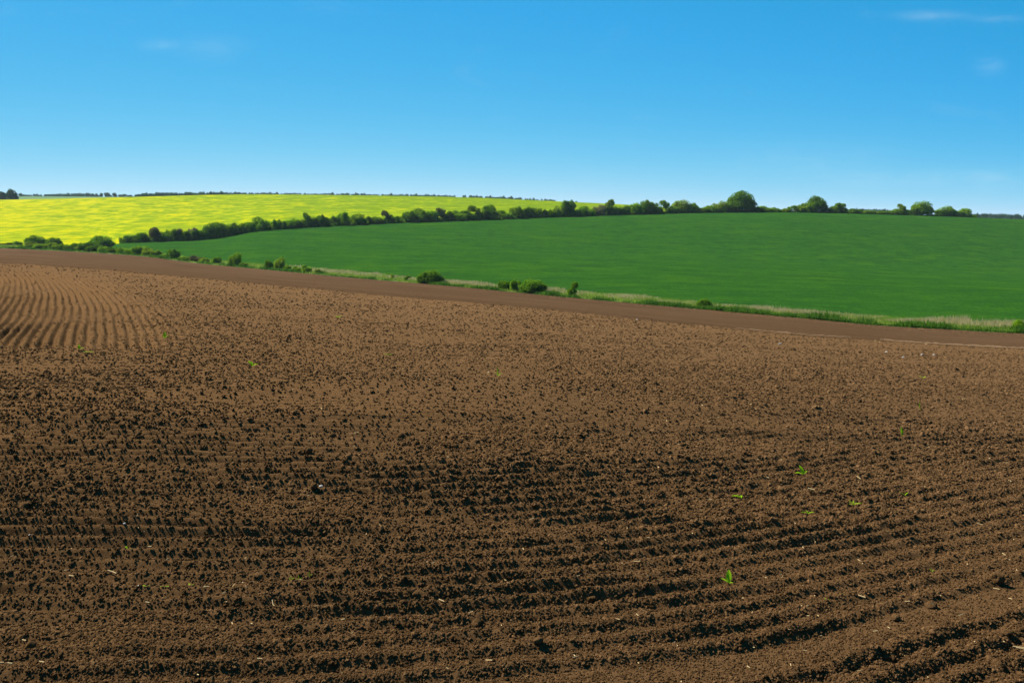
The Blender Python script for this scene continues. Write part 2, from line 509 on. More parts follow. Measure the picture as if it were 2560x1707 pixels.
def mat_rape():
    m, nt, out = newmat('yellow_rapeseed')
    p = geo_pos(nt)
    s1 = noise(nt, mapped(nt, p, (0.085, 0.022, 1), math.radians(6)), 1.0, 6, 0.65)
    s2 = noise(nt, mapped(nt, p, (0.30, 0.10, 1), math.radians(-5)), 1.0, 5, 0.7)
    sx = nt.nodes.new('ShaderNodeSeparateXYZ'); nt.links.new(p, sx.inputs[0])
    grad = nt.nodes.new('ShaderNodeMapRange')           # the crop flowers thinner towards its right end
    grad.inputs['From Min'].default_value = -330; grad.inputs['From Max'].default_value = 30
    grad.inputs['To Min'].default_value = 0.09; grad.inputs['To Max'].default_value = -0.17
    yk = nt.nodes.new('ShaderNodeMath'); yk.operation = 'MULTIPLY_ADD'; yk.inputs[1].default_value = 0.35; ys = nt.nodes.new('ShaderNodeMath'); ys.operation = 'SUBTRACT'; ys.inputs[1].default_value = 520
    nt.links.new(sx.outputs[1], ys.inputs[0]); nt.links.new(ys.outputs[0], yk.inputs[0]); nt.links.new(sx.outputs[0], yk.inputs[2])
    nt.links.new(yk.outputs[0], grad.inputs['Value'])
    a = nt.nodes.new('ShaderNodeMath'); a.operation = 'ADD'
    b = nt.nodes.new('ShaderNodeMath'); b.operation = 'MULTIPLY_ADD'; b.inputs[1].default_value = 0.55
    nt.links.new(s1, a.inputs[0]); nt.links.new(grad.outputs[0], a.inputs[1])
    nt.links.new(s2, b.inputs[0]); nt.links.new(a.outputs[0], b.inputs[2])
    c = ramp(nt, b.outputs[0], [(0.56, (0.095, 0.150, 0.005)), (0.72, (0.145, 0.200, 0.004)), (0.84, (0.245, 0.262, 0.002)), (0.98, (0.36, 0.318, 0.001))])
    principled(nt, out, c, 1.0, 0.0, bump=noise(nt, p, 1.2, 5, 0.75), bdist=0.15, bstr=0.5)
    return m


def mat_simple(name, c, rough=0.9, var=None, scale=1.0):
    m, nt, out = newmat(name)
    if var:
        p = geo_pos(nt)
        k = ramp(nt, noise(nt, p, scale, 4, 0.6), [(0.3, c), (0.7, var)])
        principled(nt, out, k, rough, 0.1)
    else:
        principled(nt, out, c, rough, 0.1)
    return m


def mat_leaf(name, dark, light, transl=0.3, scale=0.8):
    m, nt, out = newmat(name)
    p = geo_pos(nt)
    oi = nt.nodes.new('ShaderNodeObjectInfo')
    c = ramp(nt, noise(nt, p, scale, 3, 0.7), [(0.32, dark), (0.68, light)])
    hs = nt.nodes.new('ShaderNodeHueSaturation')
    mr = nt.nodes.new('ShaderNodeMapRange'); mr.inputs['To Min'].default_value = 0.75; mr.inputs['To Max'].default_value = 1.25
    nt.links.new(oi.outputs['Random'], mr.inputs['Value']); nt.links.new(mr.outputs[0], hs.inputs['Value'])
    nt.links.new(c, hs.inputs['Color'])
    d = nt.nodes.new('ShaderNodeBsdfDiffuse'); t = nt.nodes.new('ShaderNodeBsdfTranslucent'); mx = nt.nodes.new('ShaderNodeMixShader')
    mx.inputs[0].default_value = transl
    nt.links.new(hs.outputs[0], d.inputs['Color']); nt.links.new(hs.outputs[0], t.inputs['Color'])
    nt.links.new(d.outputs[0], mx.inputs[1]); nt.links.new(t.outputs[0], mx.inputs[2]); nt.links.new(mx.outputs[0], out.inputs['Surface'])
    return m


M = dict(
    soil=mat_soil(), crumb=mat_soil('soil_crumb', True), headland=mat_headland(), crop=mat_crop(), rape=mat_rape(),
    verge=mat_simple('verge_turf', (0.04, 0.085, 0.015), 0.95, (0.11, 0.12, 0.04), 0.5),
    plain=mat_simple('far_plain', (0.04, 0.10, 0.03), 0.95, (0.07, 0.13, 0.04), 0.01),
    bark=mat_simple('bark', (0.06, 0.045, 0.03), 0.95, (0.10, 0.08, 0.06), 6.0),
    dark=mat_leaf('dark_foliage', (0.048, 0.120, 0.006), (0.140, 0.265, 0.012), 0.4),
    mid=mat_leaf('mid_foliage', (0.076, 0.170, 0.006), (0.215, 0.350, 0.014), 0.4),
    light=mat_leaf('light_foliage', (0.115, 0.195, 0.010), (0.260, 0.350, 0.022), 0.4),
    olive=mat_leaf('olive_foliage', (0.060, 0.080, 0.020), (0.170, 0.165, 0.060)),
    blossom=mat_leaf('blossoming_foliage', (0.050, 0.080, 0.020), (0.260, 0.220, 0.110), scale=1.6),
    far=mat_leaf('far_foliage', (0.030, 0.075, 0.030), (0.065, 0.130, 0.045)),  # blue of the distant haze is mixed into this leaf colour
    drygrass=mat_leaf('dry_grass', (0.36, 0.30, 0.14), (0.62, 0.52, 0.28), 0.3, 0.6),
    grass=mat_leaf('fresh_grass', (0.11, 0.21, 0.018), (0.26, 0.34, 0.055), 0.5, 0.35),
    weed=mat_leaf('dark_weeds', (0.030, 0.110, 0.010), (0.085, 0.20, 0.018), 0.5, 0.35),
    straw=mat_simple('straw', (0.25, 0.18, 0.085), 0.8, (0.40, 0.30, 0.155), 3.0),
    strawred=mat_simple('rusty_straw', (0.16, 0.085, 0.036), 0.9, (0.27, 0.155, 0.068), 0.8),
    stone=mat_simple('pale_stone', (0.30, 0.28, 0.25), 0.8, (0.42, 0.40, 0.37), 60.0),
    seed=mat_leaf('seedling_leaf', (0.16, 0.34, 0.008), (0.30, 0.48, 0.015), 0.5, 60.0),
    ridge=mat_simple('dry_crumb', (0.110, 0.067, 0.035), 0.95, (0.150, 0.094, 0.050), 2.0),
)

# ------------------------------------------------------------------ the ground, field by field
def soil_grid(px, Y):
    P = np.broadcast_to(px[None, :], Y.shape)
    X = (P - 1280) / F * Y
    return np.stack([X, Y, terrain(P, Y) + soil_h(X, Y)], -1).reshape(-1, 3), grid_quads(*Y.shape)


YS = 8.6
PXa = np.concatenate([np.arange(-1500, -800, 20.0), np.arange(-800, -100, 5.0), np.arange(-100, 2661, 2.1), np.arange(2665, 3360, 5.0), np.arange(3370, 4060, 20.0)])
ta = np.linspace(0, 1, 450)[:, None] ** 0.9
Ya = np.broadcast_to(2.6 * (YS / 2.6) ** ta, (450, len(PXa)))
PXb = np.concatenate([np.arange(-1500, -800, 24.0), np.arange(-800, -100, 8.0), np.arange(-100, 2661, 3.8), np.arange(2668, 3360, 8.0), np.arange(3370, 4060, 24.0)])
tb = np.linspace(0, 1, 560)[:, None]
Yb_end = at_curve(Y_crest, PXb)[None, :] * 1.35
Yb_ = YS - 0.01 + (Yb_end - YS) * (0.62 * tb + 0.38 * tb ** 2)
va, qa = soil_grid(PXa, Ya); vb, qb = soil_grid(PXb, Yb_)
me = mesh_np('soil_field', np.concatenate([va, vb]), np.concatenate([qa, qb + len(va)]), smooth=True)
tag(link('soil_field', me, M['soil']), 'dark brown tilled soil with crumbly clods and drill rows', None, None, 'structure')
PX2 = np.arange(-1500, 4061, 20.0)
field('headland_soil', PX2, at_curve(Y_crest, PX2) * 1.35, at_curve(Y_vn, PX2), 90, M['headland'],
      'smooth far slope of brown soil below the crest', inv=True,
      relief=lambda X, Y: 0.05 * fbm(X * 0.3, Y * 0.3, 301, 3) * sstep(0, 1, (Y / 40 - 0.6)))
field('grass_verge', PX2, at_curve(Y_vn, PX2), at_curve(Y_vf, PX2), 14, M['verge'], 'narrow strip of rough grass between soil and green field')
PX3 = np.arange(-1500, 4061, 10.0)
field('green_field', PX3, at_curve(Y_vf, PX3), at_curve(Y_gf, PX3), 60, M['crop'], 'dark green cereal field on the rising slope')
field('yellow_field', PX3, at_curve(Y_gf, PX3), at_curve(Y_yc, PX3) + 150, 60, M['rape'], 'bright yellow rapeseed field on the left hill')
field('far_farmland', PX2, at_curve(Y_yc, PX2) + 150, np.full_like(PX2, 9000.0), 60, M['plain'], 'green farmland beyond the fields', inv=True)
# a sheet under everything, out to the horizon
ra = np.array([0.01, 2, 30, 120, 400, 1500, 5000, 12000.0]); rz = np.array([-0.7, -0.7, -4, -20, -32, -34, -36, -40.0])
an = np.linspace(0, 2 * math.pi, 97)
gv = np.stack([ra[:, None] * np.cos(an)[None], ra[:, None] * np.sin(an)[None], np.broadcast_to(rz[:, None], (8, 97))], -1).reshape(-1, 3)
tag(link('ground', mesh_np('ground', gv, grid_quads(8, 97), smooth=True), M['plain']), 'open land reaching to the horizon', None, None, 'structure')


# ------------------------------------------------------------------ foliage
def quads_from(cen, u, v):
    V = np.stack([cen - u - v, cen + u - v, cen + u + v, cen - u + v], 1).reshape(-1, 3)
    return V, np.arange(len(V)).reshape(-1, 4)


def unit(a):
    return a / np.maximum(np.linalg.norm(a, axis=1, keepdims=True), 1e-9)


def crown_mesh(name, seed, lobes, n, leaf, fill=0.35, droop=0.0):
    """lobes: (x, y, z, rx, ry, rz) in a unit crown 1 wide and 1 tall; leaf-sized faces spread on and in the lobes"""
    r = np.random.default_rng(seed)
    lob = np.array(lobes, float)
    # secondary clumps on every lobe for an uneven outline
    sub = []
    for L in lob:
        for _ in range(13):
            d = unit(r.normal(size=(1, 3)))[0]
            if d[2] < -0.5: d[2] *= -1
            c = L[:3] + d * L[3:] * 0.82
            k = r.uniform(0.22, 0.46)
            sub.append([*c, *(L[3:] * k)])
    al = np.concatenate([lob, np.array(sub)])
    area = (al[:, 3] * al[:, 4] * al[:, 5]) ** (2 / 3)
    idx = r.choice(len(al), n, p=area / area.sum())
    d = unit(r.normal(size=(n, 3)))
    rad = np.where(r.random(n) < fill, r.random(n) ** 0.5, 0.9 + 0.14 * r.random(n))
    c = al[idx, :3] + d * al[idx, 3:] * rad[:, None]
    keep = c[:, 2] > 0.01
    c = c[keep]; d = d[keep]
    nrm = unit(d + 0.65 * r.normal(size=d.shape) + np.array([0, 0, 0.25]))
    a = unit(np.cross(nrm, r.normal(size=nrm.shape))); b = np.cross(nrm, a)
    s = leaf * (0.6 + 0.8 * r.random((len(c), 1)))
    V, Q = quads_from(c, a * s, b * s * 0.7)
    return mesh_np(name, V, Q)


def tube(path, radii, n=6):
    V = []; Q = []
    path = np.array(path, float)
    for i, (p, rr) in enumerate(zip(path, radii)):
        t = path[min(i + 1, len(path) - 1)] - path[max(i - 1, 0)]; t = t / (np.linalg.norm(t) + 1e-9)
        a = np.cross(t, [0.31, 0.95, 0.05]); a /= np.linalg.norm(a); b = np.cross(t, a)
        for k in range(n):
            w = 2 * math.pi * k / n
            V.append(p + rr * (math.cos(w) * a + math.sin(w) * b))
    for i in range(len(path) - 1):
        for k in range(n):
            Q.append([i * n + k, i * n + (k + 1) % n, (i + 1) * n + (k + 1) % n, (i + 1) * n + k])
    return V, Q


def joined(name, pieces):
    V = []; Q = []
    for v, q in pieces:
        o = len(V); V += list(v); Q += [[i + o for i in f] for f in q]
    return mesh_np(name, np.array(V), np.array(Q), smooth=True)


def trunk_mesh(name, seed, stems, height, rad):
    r = random.Random(seed); P = []
    for s in range(stems):
        a = r.uniform(0, 6.28); lean = 0.05 if stems == 1 else 0.28
        top = (lean * math.cos(a), lean * math.sin(a), height)
        mid = (top[0] * 0.4 + r.uniform(-.02, .02), top[1] * 0.4, height * 0.5)
        P.append(tube([(0, 0, -0.04), mid, top], [rad, rad * 0.75, rad * 0.4]))
        for _ in range(3):
            b = r.uniform(0, 6.28)
            P.append(tube([mid, (mid[0] + 0.16 * math.cos(b), mid[1] + 0.16 * math.sin(b), height * 0.8), (mid[0] + 0.28 * math.cos(b), mid[1] + 0.28 * math.sin(b), height * 1.08)],
                          [rad * 0.5, rad * 0.35, rad * 0.12], 5))
    return joined(name, P)


def rl(seed, n, spread, zlo, zhi, rlo, rhi, zs=1.0):
    r = random.Random(seed); L = []
    for _ in range(n):
        a = r.uniform(0, 6.28); q = spread * math.sqrt(r.random())
        k = r.uniform(rlo, rhi)
        L.append((q * math.cos(a), q * math.sin(a), r.uniform(zlo, zhi), k, k, k * zs))
    return L


def norm_lobes(L, foot=-0.16):
    """scale so the crown is about 1 wide and 1 tall, standing on 0"""
    L = np.array(L, float)
    w = max((L[:, 0] + L[:, 3] * 1.1).max() - (L[:, 0] - L[:, 3] * 1.1).min(), 1e-6)
    L[:, [0, 1, 3, 4]] /= w
    L[:, 2] -= (L[:, 2] - L[:, 5]).min() - foot
    top = (L[:, 2] + L[:, 5] * 1.12).max()
    L[:, [2, 5]] /= top
    L[:, 0] -= ((L[:, 0] + L[:, 3]).max() + (L[:, 0] - L[:, 3]).min()) / 2
    return L


KINDS = {
    # name: list of (crown mesh, trunk mesh)
}


def kind(name, variants, lob, n, leaf, stems, th, tr, fill=0.35, foot=-0.16):
    KINDS[name] = []
    for k in range(variants):
        L = norm_lobes(lob(1000 + 37 * k + len(KINDS) * 501), foot)
        KINDS[name].append((crown_mesh(name + '_crown', 50 + k + 10 * len(KINDS), L, n, leaf, fill),
                            trunk_mesh(name + '_trunk', 5 + k, stems, th, tr)))


kind('bush', 5, lambda s: rl(s, 8, 0.34, 0.26, 0.56, 0.20, 0.30), 6500, 0.022, 4, 0.5, 0.014)
kind('low', 3, lambda s: rl(s, 9, 0.42, 0.25, 0.50, 0.16, 0.26), 5600, 0.024, 4, 0.45, 0.014)
kind('round', 3, lambda s: [(0, 0, 0.50, 0.36, 0.36, 0.40)] + rl(s, 12, 0.34, 0.24, 0.74, 0.15, 0.24), 11000, 0.018, 1, 0.55, 0.032)
kind('dome', 3, lambda s: [(0, 0, 0.30, 0.40, 0.40, 0.52), (-0.2, 0.05, 0.25, 0.26, 0.26, 0.36), (0.22, -0.05, 0.22, 0.25, 0.25, 0.33)] + rl(s, 10, 0.36, 0.18, 0.42, 0.15, 0.22), 10000, 0.019, 4, 0.5, 0.014)
kind('tall', 3, lambda s: rl(s, 8, 0.22, 0.30, 0.86, 0.16, 0.24), 3400, 0.028, 1, 0.6, 0.03, foot=0.04)
kind('thin', 3, lambda s: rl(s, 7, 0.28, 0.38, 0.9, 0.12, 0.2), 1500, 0.030, 2, 0.7, 0.016, 0.5, foot=0.10)
kind('far', 4, lambda s: rl(s, 7, 0.28, 0.35, 0.75, 0.15, 0.28), 1100, 0.045, 1, 0.5, 0.03)


ORD = ['first', 'second', 'third', 'fourth', 'fifth', 'sixth', 'seventh', 'eighth', 'ninth', 'tenth', 'eleventh', 'twelfth', 'thirteenth', 'fourteenth', 'fifteenth']


def plant(name, px, Y, top, w, kd, mat, label, cat, group=None, hmin=0.4):
    """a bush or tree standing on the land at bearing px and depth Y; top is its row and w its width in photograph pixels"""
    X = (px - 1280) / F * Y
    z = float(terrain(np.array([px], float), np.array([float(Y)]))[0])
    h = max((HOR - top) / F * Y + EYE - z, hmin)
    wm = w / F * Y
    cm, tm = KINDS[kd][random.randrange(len(KINDS[kd]))]
    e = bpy.data.objects.new(name, None); col.objects.link(e)
    e.empty_display_size = 0.2
    e.location = (X, Y, z - 0.02)
    e.scale = (wm, wm * random.uniform(0.85, 1.1), h)
    e.rotation_euler = (0, 0, random.choice([0, math.pi]) + random.uniform(-0.5, 0.5))
    for nm, me, mt in (('crown', cm, M[mat]), ('trunk', tm, M['bark'])):
        if not me.materials: me.materials.append(mt)
        o = bpy.data.objects.new(nm, me); col.objects.link(o); o.parent = e
        o.material_slots[0].link = 'OBJECT'; o.material_slots[0].material = mt
    return tag(e, label, cat, group)


# ---- the hedge between the green and the yellow field, left to right
# (px, top row, width, kind, foliage, landmark phrase or '', own label or '')
HEDGE = [
    (346, 581, 66, 'low', 'dark', 'the wide bush at its left end', 'wide dark bush at the left end of the hedge'),
    (389, 566, 40, 'bush', 'olive', '', 'brownish green bush near the left end of the hedge'),
    (408, 578, 40, 'bush', 'dark', '', ''), (424, 571, 46, 'bush', 'mid', '', ''), (440, 570, 34, 'bush', 'blossom', '', ''),
    (458, 577, 44, 'low', 'dark', '', ''),
    (477, 568, 32, 'bush', 'blossom', 'the beige blossoming bush', 'beige blossoming bush standing up in the left part of the hedge'),
    (500, 572, 48, 'bush', 'dark', '', ''),
    (533, 555, 62, 'dome', 'dark', 'the broad dark bush', 'broad dark bush, tallest left of the bend in the hedge'),
    (568, 557, 52, 'bush', 'mid', '', ''), (596, 556, 48, 'low', 'dark', '', ''), (620, 553, 40, 'bush', 'mid', '', ''),
    (650, 540, 46, 'bush', 'dark', 'the high bush by the bend', 'high bush in the hedge where the green field edge bends'),
    (680, 549, 42, 'low', 'mid', '', ''), (703, 550, 42, 'low', 'dark', '', ''), (724, 546, 42, 'bush', 'mid', '', ''), (750, 547, 40, 'low', 'dark', '', ''),
    (769, 531, 24, 'tall', 'dark', 'the narrow upright tree', 'narrow upright dark tree rising from the left hedge'),
    (789, 541, 34, 'bush', 'mid', '', ''), (806, 536, 32, 'bush', 'dark', '', ''), (828, 540, 40, 'low', 'mid', '', ''),
    (852, 528, 38, 'bush', 'mid', 'the pointed bush', 'pointed green bush a third along the hedge'),
    (888, 532, 54, 'bush', 'mid', '', ''), (917, 541, 40, 'low', 'dark', '', ''), (940, 541, 46, 'low', 'mid', '', ''),
    (966, 525, 26, 'thin', 'olive', 'the thin olive tree', 'thin olive green tree poking out of the hedge'),
    (983, 537, 42, 'low', 'dark', '', ''), (1005, 537, 38, 'low', 'mid', '', ''), (1027, 527, 42, 'bush', 'dark', '', ''),
    (1053, 519, 54, 'bush', 'dark', 'the high middle bush', 'high dark bush below the middle of the yellow field'),
    (1078, 525, 42, 'bush', 'mid', '', ''), (1098, 519, 30, 'thin', 'olive', '', ''), (1119, 528, 44, 'low', 'dark', '', ''), (1146, 526, 50, 'low', 'mid', '', ''),
    (1173, 526, 46, 'low', 'dark', '', ''), (1189, 512, 38, 'thin', 'light', '', 'pale yellowish loose bush behind the hedge, against the yellow field'),
    (1220, 511, 54, 'round', 'dark', 'the round dark tree', 'round dark tree in the middle of the hedge'),
    (1262, 525, 46, 'low', 'mid', '', ''), (1294, 516, 38, 'bush', 'mid', '', ''), (1331, 516, 52, 'bush', 'mid', '', ''), (1357, 524, 36, 'low', 'dark', '', ''),
    (1380, 524, 36, 'low', 'mid', '', ''), (1394, 514, 30, 'bush', 'light', '', ''),
    (1419, 500, 44, 'round', 'dark', 'the square dark tree', 'dark blue-green tree with square crown breaking the yellow skyline'),
    (1446, 519, 40, 'low', 'dark', '', ''), (1470, 515, 46, 'low', 'mid', '', ''), (1496, 510, 32, 'bush', 'blossom', '', ''),
    (1521, 497, 28, 'thin', 'light', 'the thin yellowish tree', 'thin yellowish tree where the yellow field ends'),
    (1537, 513, 48, 'bush', 'mid', '', ''), (1560, 514, 34, 'low', 'dark', '', ''), (1588, 506, 40, 'bush', 'mid', '', ''), (1605, 510, 36, 'bush', 'dark', '', ''),
    (1625, 500, 48, 'bush', 'mid', 'the leafy green tree', 'leafy green tree against the sky right of the yellow field'),
    (1644, 518, 34, 'low', 'dark', '', ''), (1660, 500, 28, 'thin', 'mid', '', 'slim airy tree standing alone above the right hedge'),
    (1682, 515, 40, 'low', 'dark', '', ''),
    (1704, 498, 58, 'dome', 'light', 'the bright mounded bush', 'bright yellow-green mounded bush against the sky'),
    (1730, 507, 40, 'bush', 'mid', '', ''), (1764, 514, 56, 'low', 'mid', '', ''), (1798, 501, 40, 'bush', 'light', '', ''),
    (1822, 508, 44, 'bush', 'dark', '', ''),
    (1852, 476, 74, 'dome', 'dark', 'the biggest tree', 'biggest tree on the skyline, dark and round'),
    (1885, 513, 46, 'low', 'dark', '', ''), (1915, 515, 52, 'low', 'mid', '', ''),
    (1940, 518, 22, 'low', 'mid', '', 'last low bush before the gap in the hedge'),
    (1966, 521, 36, 'low', 'light', 'the gap in the hedge', 'lowest light bush just right of the gap in the hedge'),
    (1978, 513, 28, 'thin', 'mid', '', ''), (2003, 513, 44, 'low', 'light', '', ''), (2022, 505, 44, 'bush', 'mid', '', ''),
    (2042, 489, 54, 'dome', 'dark', 'the domed tree', 'second biggest skyline tree, domed, with a sloping left side'),
    (2075, 515, 44, 'low', 'mid', '', ''),
    (2102, 507, 34, 'tall', 'mid', 'the small peaked tree', 'small peaked tree right of the domed skyline tree'),
    (2134, 521, 44, 'low', 'dark', '', ''), (2170, 525, 38, 'low', 'mid', '', ''), (2200, 527, 40, 'low', 'mid', '', ''), (2234, 522, 34, 'low', 'mid', '', ''),
    (2257, 509, 26, 'tall', 'light', 'the light upright tree', 'light green upright tree left of the ball-shaped tree'),
    (2279, 521, 30, 'low', 'mid', '', ''),
    (2307, 501, 62, 'dome', 'mid', 'the ball-shaped tree', 'ball-shaped green tree on the right skyline'),
    (2364, 515, 58, 'dome', 'mid', '', 'left of two mounded bushes at the right end of the hedge'),
    (2402, 521, 48, 'low', 'mid', '', 'right of two mounded bushes at the right end of the hedge'),
]
_lm = None; _ct = 0
LOOK = {'dark': 'dark green', 'mid': 'green', 'light': 'yellow-green', 'olive': 'olive', 'blossom': 'blossoming', 'far': 'blue-green'}
for (px, top, w, kd, mt, lm, own) in HEDGE:
    if lm: _lm = lm; _ct = 0
    if own: lab = own
    else:
        lab = f'{ORD[_ct]} {LOOK[mt]} hedge bush right of {_lm}'; _ct += 1
    Yb = float(at_curve(Y_gf, px)) + w / F * 420 * 0.28 + random.uniform(0, 1.5)
    cat = 'tree' if kd in ('round', 'tall', 'thin') or 'tree' in lab else 'bush'
    plant('hedge_tree' if cat == 'tree' else 'hedge_bush', px, Yb, top, w * 1.06, kd, mt, lab, cat, 'hedge between the green and yellow fields')

# ---- bushes on the verge below the green field
VERGE = [
    (20, 606, 34, 'low', 'light', 'low yellow-green scrub at the left picture edge'),
    (45, 602, 24, 'bush', 'mid', 'small green bush left of the twin domed bushes'),
    (90, 588, 56, 'dome', 'dark', 'left and larger of twin dark domed bushes before the yellow field'),
    (134, 592, 44, 'dome', 'dark', 'right and smaller of twin dark domed bushes before the yellow field'),
    (253, 588, 62, 'dome', 'dark', 'lone dark domed bush against the bottom of the yellow field'),
]
for (px, top, w, kd, mt, lab) in VERGE:
    plant('field_bush', px, float(at_curve(Y_vf, px)) - 3, top, w * 1.05, kd, mt, lab, 'bush', 'bushes at the foot of the yellow field')
ROWA = [(62, 611), (79, 604), (100, 609), (121, 607), (141, 607), (160, 608), (180, 607), (201, 613), (218, 603), (235, 610), (258, 614), (283, 617), (305, 618),
        (329, 618), (351, 614), (371, 620), (391, 625), (411, 634), (435, 621), (458, 640), (471, 643), (491, 638), (514, 643), (541, 641)]
for i, (px, top) in enumerate(ROWA):
    mt = 'olive' if px == 491 else random.choice(['mid', 'mid', 'light', 'dark'])
    if px == 435: lab = 'tallest bush of the low row along the soil, left of centre'
    elif px == 491: lab = 'brownish bush in the low row along the soil'
    else: lab = f'{ORD[i] if i < 15 else ORD[len(ROWA) - i - 1]} low bush from the {"left" if i < 15 else "right"} end of the row along the soil'
    plant('verge_bush', px, float(at_curve(Y_vn, px)) * 1.012 + 3 + random.uniform(0, 3), top, random.uniform(32, 44) * (0.8 if px > 400 else 1), 'bush' if px in (435, 351, 218) else 'low',
          mt, lab, 'bush', 'low bushes in a row along the far edge of the soil')
LONE = [
    (588, 629, 38, 'bush', 'mid', 'upright rounded bush at the right end of the low bush row'),
    (609, 655, 26, 'low', 'mid', 'tiny bush at the foot of the upright rounded bush'),
    (674, 648, 24, 'bush', 'dark', 'darker left bush of the tall pair on the verge'),
    (699, 641, 32, 'bush', 'light', 'lighter right bush of the tall pair on the verge'),
    (721, 661, 22, 'low', 'mid', 'small bush just right of the tall pair'),
    (742, 665, 22, 'low', 'mid', 'second small bush right of the tall pair'),
    (766, 662, 28, 'low', 'mid', 'third and largest of three small bushes right of the tall pair'),
    (794, 672, 20, 'low', 'light', 'flat little bush at the start of the dry grass'),
    (980, 685, 12, 'thin', 'light', 'tiny light shrub in the dry grass left of the big domed bush'),
    (1019, 687, 20, 'thin', 'mid', 'sparse little shrub just left of the big domed bush'),
    (1076, 674, 74, 'dome', 'dark', 'big domed bush on the verge below the green field'),
    (1262, 700, 40, 'bush', 'dark', 'left bush of the clump of three on the verge'),
    (1289, 698, 28, 'bush', 'mid', 'middle bush of the clump of three on the verge'),
    (1332, 696, 78, 'dome', 'dark', 'right and largest bush of the clump of three on the verge'),
    (1432, 704, 28, 'tall', 'mid', 'slender upright shrub right of the clump of three bushes'),
    (1761, 745, 44, 'dome', 'dark', 'compact dark bush alone on the right half of the verge'),
    (2548, 797, 38, 'dome', 'mid', 'ball-shaped green bush at the right picture edge'),
]
for (px, top, w, kd, mt, lab) in LONE:
    plant('verge_bush', px, float(at_curve(Y_vn, px)) * 1.01 + 1.5, top, w, kd, mt, lab, 'bush', 'bushes standing singly along the grass verge')

# ---- far trees
plant('far_tree', 4, 880, 478, 26, 'round', 'far', 'dark tree cut by the left picture edge on the skyline', 'tree', 'skyline trees at far left')
plant('far_tree', 30, 880, 472, 32, 'round', 'far', 'big round tree on the far left skyline', 'tree', 'skyline trees at far left')
plant('far_tree', 52, 1400, 483, 12, 'far', 'far', 'tiny round tree right of the big far left tree', 'tree', 'skyline trees at far left')


def far_row(x0, x1, Y, topf, step, wr, label, group):
    x = x0
    while x < x1:
        w = random.uniform(*wr)
        plant('distant_tree', x, Y * random.uniform(0.97, 1.05), topf(x) + random.uniform(-1.2, 2.0), w, 'far', 'far', label, 'tree', group, hmin=1.5)
        x += w * random.uniform(*step)


far_row(60, 232, 1600, lambda x: 485.5 - (x > 140) * 2.5, (0.4, 0.7), (11, 20), 'tree in the distant hazy wood behind the left end of the yellow field', 'distant left wood')
far_row(232, 352, 1500, lambda x: 482 + (x > 290) * 4, (0.6, 1.2), (10, 18), 'tree in the broken distant row left of the dark wood', 'broken distant tree row')
far_row(358, 560, 1150, lambda x: 482 - (x - 358) * 0.014, (0.4, 0.65), (12, 20), 'tree of the darker distant wood above the yellow field', 'dark distant wood')
far_row(560, 805, 1500, lambda x: 480 + max(0, x - 640) * 0.024, (0.4, 0.65), (13, 22), 'tree in the distant row on the crest of the yellow field', 'distant row on the yellow crest')
far_row(812, 1142, 1500, lambda x: 481.5 + (x - 812) * 0.018, (0.4, 0.7), (12, 22), 'tree in the distant row right of the small gap on the yellow crest', 'distant row right of the gap')
plant('distant_tree', 1161, 1500, 487, 11, 'far', 'far', 'single tiny tree in the gap of the distant tree row', 'tree')
far_row(1176, 1300, 1500, lambda x: 487 + (x - 1176) * 0.05, (0.4, 0.75), (12, 20), 'tree in the last distant clump before the yellow skyline drops', 'last distant clump')
far_row(1316, 1400, 1500, lambda x: 494.5 + (x - 1316) * 0.07, (0.6, 1.0), (10, 18), 'tiny distant tree peeping over the falling yellow skyline', 'tiny trees on the falling skyline')
plant('distant_tree', 1439, 1500, 502.5, 12, 'far', 'far', 'tiny distant tree just right of the square dark tree', 'tree')
far_row(2130, 2250, 1500, lambda x: 521 + (x > 2210) * 2, (0.4, 0.7), (10, 16), 'bluish distant tree seen over the low hedge at right', 'distant wood over the right hedge')
far_row(2425, 2700, 1400, lambda x: 533 + (x - 2425) * 0.02, (0.4, 0.7), (8, 14), 'tree of the bluish distant forest at the right picture edge', 'distant forest at right edge')


# ------------------------------------------------------------------ verge grasses
def blades(name, n, yfun, hfun, width, mat, label, seed, px0=-250, px1=2800, lean=0.25, keepf=None, c0=Y_vn, c1=Y_vf):
    r = np.random.default_rng(seed)
    # even along the length of the verge in pixels, denser where it is near
    px = px0 + (px1 - px0) * r.random(n)
    t = r.random(n)
    Y0 = at_curve(c0, px); Y1 = at_curve(c1, px)
    Y = yfun(Y0, Y1, t)
    X = (px - 1280) / F * Y
    if keepf is not None:
        k = keepf(X, Y, r)
        px, Y, X = px[k], Y[k], X[k]
    n = len(px)
    z = terrain(px, Y) - 0.03
    h = hfun(X, Y, r.random(n))
    a = r.random(n) * 6.283
    w = width * (0.6 + 0.8 * r.random(n)) * (Y / 120)
    b = np.stack([X, Y, z], 1)
    u = np.stack([np.cos(a), np.sin(a) * 0.5, 0 * a], 1) * w[:, None]
    la = r.random(n) * 6.283
    tip = b + np.stack([np.cos(la) * lean * h, np.sin(la) * lean * h, h], 1)
    V = np.stack([b - u, b + u, tip], 1).reshape(-1, 3)
    o = link(name, mesh_np(name, V, None, np.arange(3 * n).reshape(-1, 3)), mat)
    return tag(o, label, 'grass', None, 'stuff')


